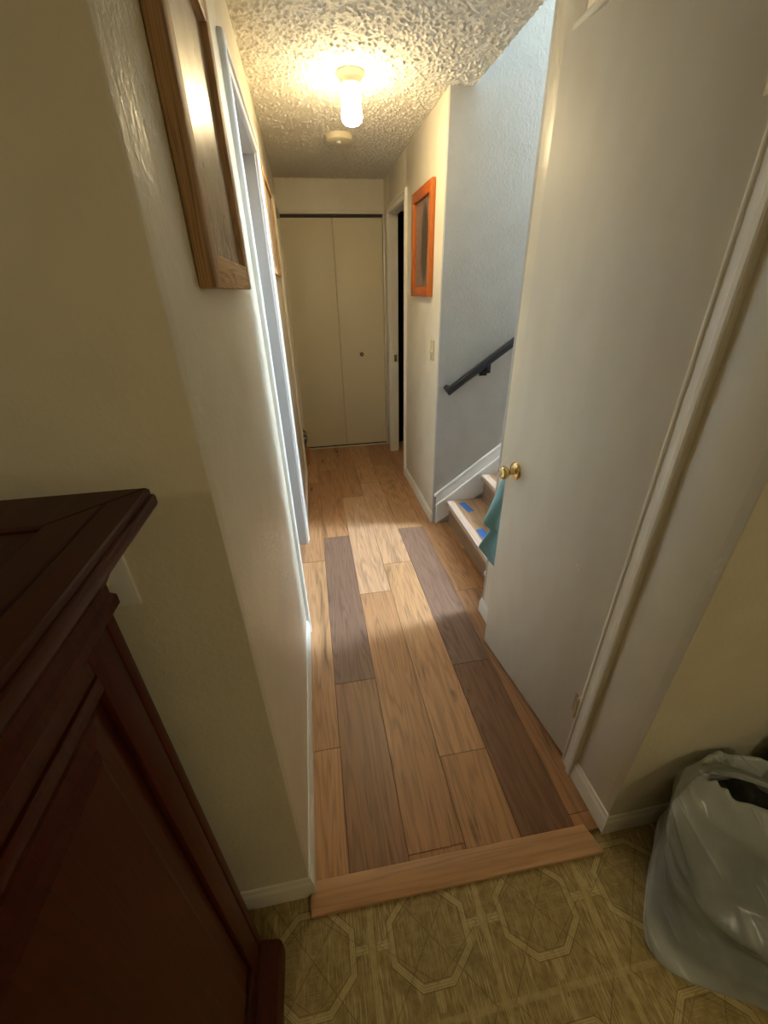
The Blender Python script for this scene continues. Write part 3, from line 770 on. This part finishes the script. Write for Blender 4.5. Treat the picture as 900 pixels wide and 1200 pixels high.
# ------------------------------------------------------------------ plastic bag
def lump(cx_, cy_, hx, hy, rot, hgt, nz, nt_, expo, prof, fold, seed, z0=ZV + .0015, wall=None, crease=0.0):
    """closed stack of rings; prof(t) -> x scale, y scale, dx, dy; crease: depth of slanting film folds"""
    r_ = np.random.default_rng(seed); ph = r_.uniform(0, 6.28, 24); am = r_.uniform(.4, 1, 24)
    vs = []; c, s = math.cos(rot), math.sin(rot)
    for k in range(nz + 1):
        t = k / nz; sx_, sy_, dx, dy = prof(t)
        for i in range(nt_):
            a = 2 * math.pi * i / nt_
            ca, sa = math.cos(a), math.sin(a)
            u = math.copysign(abs(ca) ** expo, ca) * hx * sx_; v = math.copysign(abs(sa) ** expo, sa) * hy * sy_
            w_ = 0
            for q in range(8):
                w_ += fold * am[q] * math.sin((2 + q) * a + t * (5 + 2.2 * q) * (1 if q % 2 else -.8) + ph[q]) / (2.2 + q * .6)
            for q in range(6):
                g = 1 - abs(math.sin((1.5 + .5 * round(am[q + 9] * 4)) * 2 * a / 2 * 2 / 2 + t * (2.5 + q * 1.3) + ph[q + 9] + .35 * math.sin(2 * a + ph[q + 3])))
                w_ += crease * am[q + 9] * (g ** 7 - .12) * (.35 + .65 * math.sin(a + ph[q + 2]) ** 2)
            rr = math.hypot(u, v) + 1e-6; u *= 1 + w_ / rr; v *= 1 + w_ / rr
            x = cx_ + dx + u * c - v * s; y = cy_ + dy + u * s + v * c
            z = z0 + hgt * t + (fold * .9 * math.sin(2 * a + ph[13]) + fold * .5 * math.sin(5 * a + ph[14])) * t * t
            if wall is not None: y = min(y, wall - .004 * (1 + math.sin(9 * a + 7 * t)))
            vs.append((x, y, z))
    fs = [(k * nt_ + i, k * nt_ + (i + 1) % nt_, (k + 1) * nt_ + (i + 1) % nt_, (k + 1) * nt_ + i) for k in range(nz) for i in range(nt_)]
    return vs, fs
bag = empty('plastic_bag', (.97, .28, ZV), 'translucent white plastic bag full of dark rubbish against the kitchen wall', 'plastic bag')
def quads(keys, t):
    for (t0, q0), (t1, q1) in zip(keys, keys[1:]):
        if t <= t1:
            w_ = (t - t0) / (t1 - t0); w_ = max(0, w_)
            return [(a[0] + (b_[0] - a[0]) * w_, a[1] + (b_[1] - a[1]) * w_) for a, b_ in zip(q0, q1)]
    return keys[-1][1]
def sack(keys, hgt, nz, n, expo, fold, crease, seed, z0, wall, zlift=0.0):
    """rings that morph between four-cornered footprints, with soft lumps and slanting creases"""
    r_ = np.random.default_rng(seed); ph = r_.uniform(0, 6.28, 24); am = r_.uniform(.4, 1, 24); vs = []
    for k in range(nz + 1):
        t = k / nz; A, B, Cc, Dd = quads(keys, t)
        mx = sum(p[0] for p in (A, B, Cc, Dd)) / 4; my = sum(p[1] for p in (A, B, Cc, Dd)) / 4
        for i in range(n):
            a = 2 * math.pi * i / n; ca, sa = math.cos(a), math.sin(a)
            u = (math.copysign(abs(ca) ** expo, ca) + 1) / 2; v = (math.copysign(abs(sa) ** expo, sa) + 1) / 2
            x = A[0] * (1 - u) * (1 - v) + B[0] * u * (1 - v) + Cc[0] * u * v + Dd[0] * (1 - u) * v
            y = A[1] * (1 - u) * (1 - v) + B[1] * u * (1 - v) + Cc[1] * u * v + Dd[1] * (1 - u) * v
            w_ = 0
            for q in range(7):
                w_ += fold * am[q] * math.sin((2 + q) * a + t * (5 + 2.2 * q) * (1 if q % 2 else -.8) + ph[q]) / (2.4 + q * .6)
            for q in range(7):
                arg = (1 + q % 4) * a + t * (3.0 + q * 1.6) + ph[q + 9] + .4 * math.sin(2 * a + 3 * t + ph[q + 3])
                g = abs(math.cos(arg / 2))
                w_ += crease * am[q + 9] * (g ** 26 - .10) * (.3 + .7 * math.sin(a * 1.0 + ph[q + 2]) ** 2) * min(1, t * 6 + .2)
            dx, dy = x - mx, y - my; d0 = math.hypot(dx, dy) + 1e-6
            x += dx / d0 * w_; y += dy / d0 * w_
            z = z0 + hgt * t + (fold * .9 * math.sin(2 * a + ph[13]) + fold * .5 * math.sin(5 * a + ph[14])) * t * t
            z += zlift * t * t * max(0, (y - my) / .12)
            vs.append((x, min(y, wall - .003 * (1 + math.sin(9 * a + 7 * t))), z))
    fs = [(k * n + i, k * n + (i + 1) % n, (k + 1) * n + (i + 1) % n, (k + 1) * n + i) for k in range(nz) for i in range(n)]
    return vs, fs
BK = [(0, [(.668, .240), (1.06, .040), (1.14, .34), (.895, .475)]), (.05, [(.655, .238), (1.07, .030), (1.15, .35), (.90, .490)]),
      (.30, [(.700, .285), (1.07, .050), (1.15, .37), (.93, .500)]), (.62, [(.742, .345), (1.08, .110), (1.15, .40), (.94, .505)]),
      (.88, [(.785, .425), (1.09, .190), (1.15, .43), (.95, .505)]), (1.0, [(.880, .440), (1.08, .255), (1.13, .43), (.99, .500)])]
vs, fs = sack(BK, .372, 72, 220, .46, .009, .024, 5, ZV + .0015, .505, .012)
n = 220
fs.append(tuple(range(n - 1, -1, -1)))
# the collar folded over inside the mouth
k = len(vs) - n; top = vs[k:]; mx = sum(p[0] for p in top) / n; my = sum(p[1] for p in top) / n
for q, (sc_, dz) in enumerate(((.93, .004), (.86, -.006), (.80, -.028), (.76, -.055))):
    vs += [(mx + (p[0] - mx) * sc_, my + (p[1] - my) * sc_, p[2] + dz + .006 * math.sin(i * .5 + q)) for i, p in enumerate(top)]
    b0 = k + q * n; fs += [(b0 + i, b0 + (i + 1) % n, b0 + n + (i + 1) % n, b0 + n + i) for i in range(n)]
o = MB().add(vs, fs).build('bag_film', M['film'], bag, smooth=True, angle=180)
CK = [(t, [(mx_ + (p[0] - mx_) * .78, my_ + (p[1] - my_) * .74) for p in q]) for t, q in BK for mx_, my_ in [(sum(p[0] for p in q) / 4, sum(p[1] for p in q) / 4)]]
vs, fs = sack(CK, .285, 20, 80, .7, .010, 0, 9, ZV + .014, .490)
n = 80; k = len(vs) - n; vs.append((1.01, .385, .255)); fs += [(k + i, k + (i + 1) % n, len(vs) - 1) for i in range(n)] + [tuple(range(n - 1, -1, -1))]
MB().add(vs, fs).build('contents', M['stuffing'], bag, smooth=True, angle=180)
# a slack handle strap across the mouth
st = []
for i in range(17):
    t = i / 16; st.append([(.90 + .20 * t + a * .003, .462 - .10 * t + .010 * math.sin(5 * t) + a * .5 * h_, .372 + .010 * math.sin(3.1 * t) + h_ * .02) for a, h_ in ((-1, 0), (1, 0), (1, .02 + .012 * math.sin(4 * t)), (-1, .02 + .012 * math.sin(4 * t)))])
MB().sweep(st).build('handle_strap', M['film'], bag, smooth=True, angle=180)
# the darker bag beyond it
bb = empty('black_rubbish_bag', (1.38, .30, ZV), 'black rubbish bag slumped behind the translucent bag', 'rubbish bag')
KK = [(0, [(1.18, .10), (1.55, .08), (1.58, .46), (1.19, .48)]), (.3, [(1.175, .10), (1.58, .06), (1.60, .49), (1.185, .50)]), (.75, [(1.165, .26), (1.56, .18), (1.58, .50), (1.165, .505)]), (1, [(1.24, .36), (1.48, .30), (1.50, .49), (1.22, .50)])]
vs, fs = sack(KK, .47, 30, 90, .65, .012, .012, 21, ZV + .0015, .505)
n = 90; k = len(vs) - n; vs.append((1.36, .42, .48)); fs += [(k + i, k + (i + 1) % n, len(vs) - 1) for i in range(n)] + [tuple(range(n - 1, -1, -1))]
MB().add(vs, fs).build('bag_film', M['blackbag'], bb, smooth=True, angle=180)

# ------------------------------------------------------------------ teal cloth hanging at the ajar door's edge
tc = MB(); rows_, cols_ = 40, 14; vs = []
def outl(z):                       # how far the folds stand out past the door edge, by height
    pts = [(.40, .0), (.43, .03), (.515, .105), (.56, .075), (.60, .048), (.625, .085), (.64, .093), (.70, .062), (.76, .032), (.80, .018), (.83, .0)]
    for (z0_, e0_), (z1_, e1_) in zip(pts, pts[1:]):
        if z0_ <= z <= z1_: return e0_ + (e1_ - e0_) * (z - z0_) / (z1_ - z0_)
    return 0
for i in range(rows_ + 1):
    z = .405 + .425 * i / rows_; e = outl(z)
    for j_ in range(cols_ + 1):
        s = j_ / cols_
        # from behind the door leaf outwards, then bulging toward the hall
        y = 1.30 + .085 * s + .006 * math.sin(9 * s + 14 * z)
        x = .735 - .012 * s - e * s ** 1.3 * .82 + .004 * math.sin(12 * s)
        vs.append((x, y, z - .02 * (1 - s)))
fs = [(i * (cols_ + 1) + j_, i * (cols_ + 1) + j_ + 1, (i + 1) * (cols_ + 1) + j_ + 1, (i + 1) * (cols_ + 1) + j_) for i in range(rows_) for j_ in range(cols_)]
tc.add(vs, fs)
o = tag(tc.build('cloth', M['teal'], smooth=True, angle=180), 'teal cloth poking out past the edge of the ajar door', 'cloth')
md = o.modifiers.new('thick', 'SOLIDIFY'); md.thickness = .004

# ------------------------------------------------------------------ crate with clutter by the folding doors
cr = empty('wooden_crate', (-.26, 3.92, 0), 'small orange-brown wooden crate by the folding closet doors', 'crate')
for zz in (.004, .056):
    box(-.42, -.110, 3.80, 3.812, zz, zz + .048).build('slat', M['crate'], cr, bevel=.002)
    box(-.42, -.110, 4.038, 4.050, zz, zz + .048).build('slat', M['crate'], cr, bevel=.002)
    box(-.122, -.110, 3.8125, 4.0375, zz, zz + .048).build('slat', M['crate'], cr, bevel=.002)
box(-.42, -.1225, 3.8125, 4.0375, .002, .012).build('bottom', M['crate'], cr)
def clut():
    m, b = mat('clutter_film', (.3, .3, .28), .5)
    x, y, z = pos(); n = noise(vec(x * 22.0, y * 22.0, z * 30.0), 1, 3, .6)
    setc(b, 'Base Color', mix(step(n, .42, .58), (.03, .03, .03), (.42, .40, .35))); return m
q0 = [(-.30, 3.84), (-.140, 3.84), (-.140, 4.01), (-.30, 4.01)]
GK = [(0, q0), (.36, q0), (.42, [(-.30, 3.84), (-.126, 3.83), (-.126, 4.02), (-.30, 4.02)]), (.75, [(-.30, 3.84), (-.106, 3.83), (-.11, 4.03), (-.29, 4.03)]), (1, [(-.25, 3.89), (-.15, 3.88), (-.16, 3.98), (-.24, 3.98)])]
vs, fs = sack(GK, .33, 26, 60, .7, .0, .008, 33, .013, 4.1)
n = 60; k = len(vs) - n; vs.append((-.20, 3.93, .35)); fs += [(k + i, k + (i + 1) % n, len(vs) - 1) for i in range(n)] + [tuple(range(n - 1, -1, -1))]
tag(MB().add(vs, fs).build('crumpled_bag', clut(), smooth=True, angle=60), 'crumpled grey and black plastic bag stuffed in the small crate', 'bag')
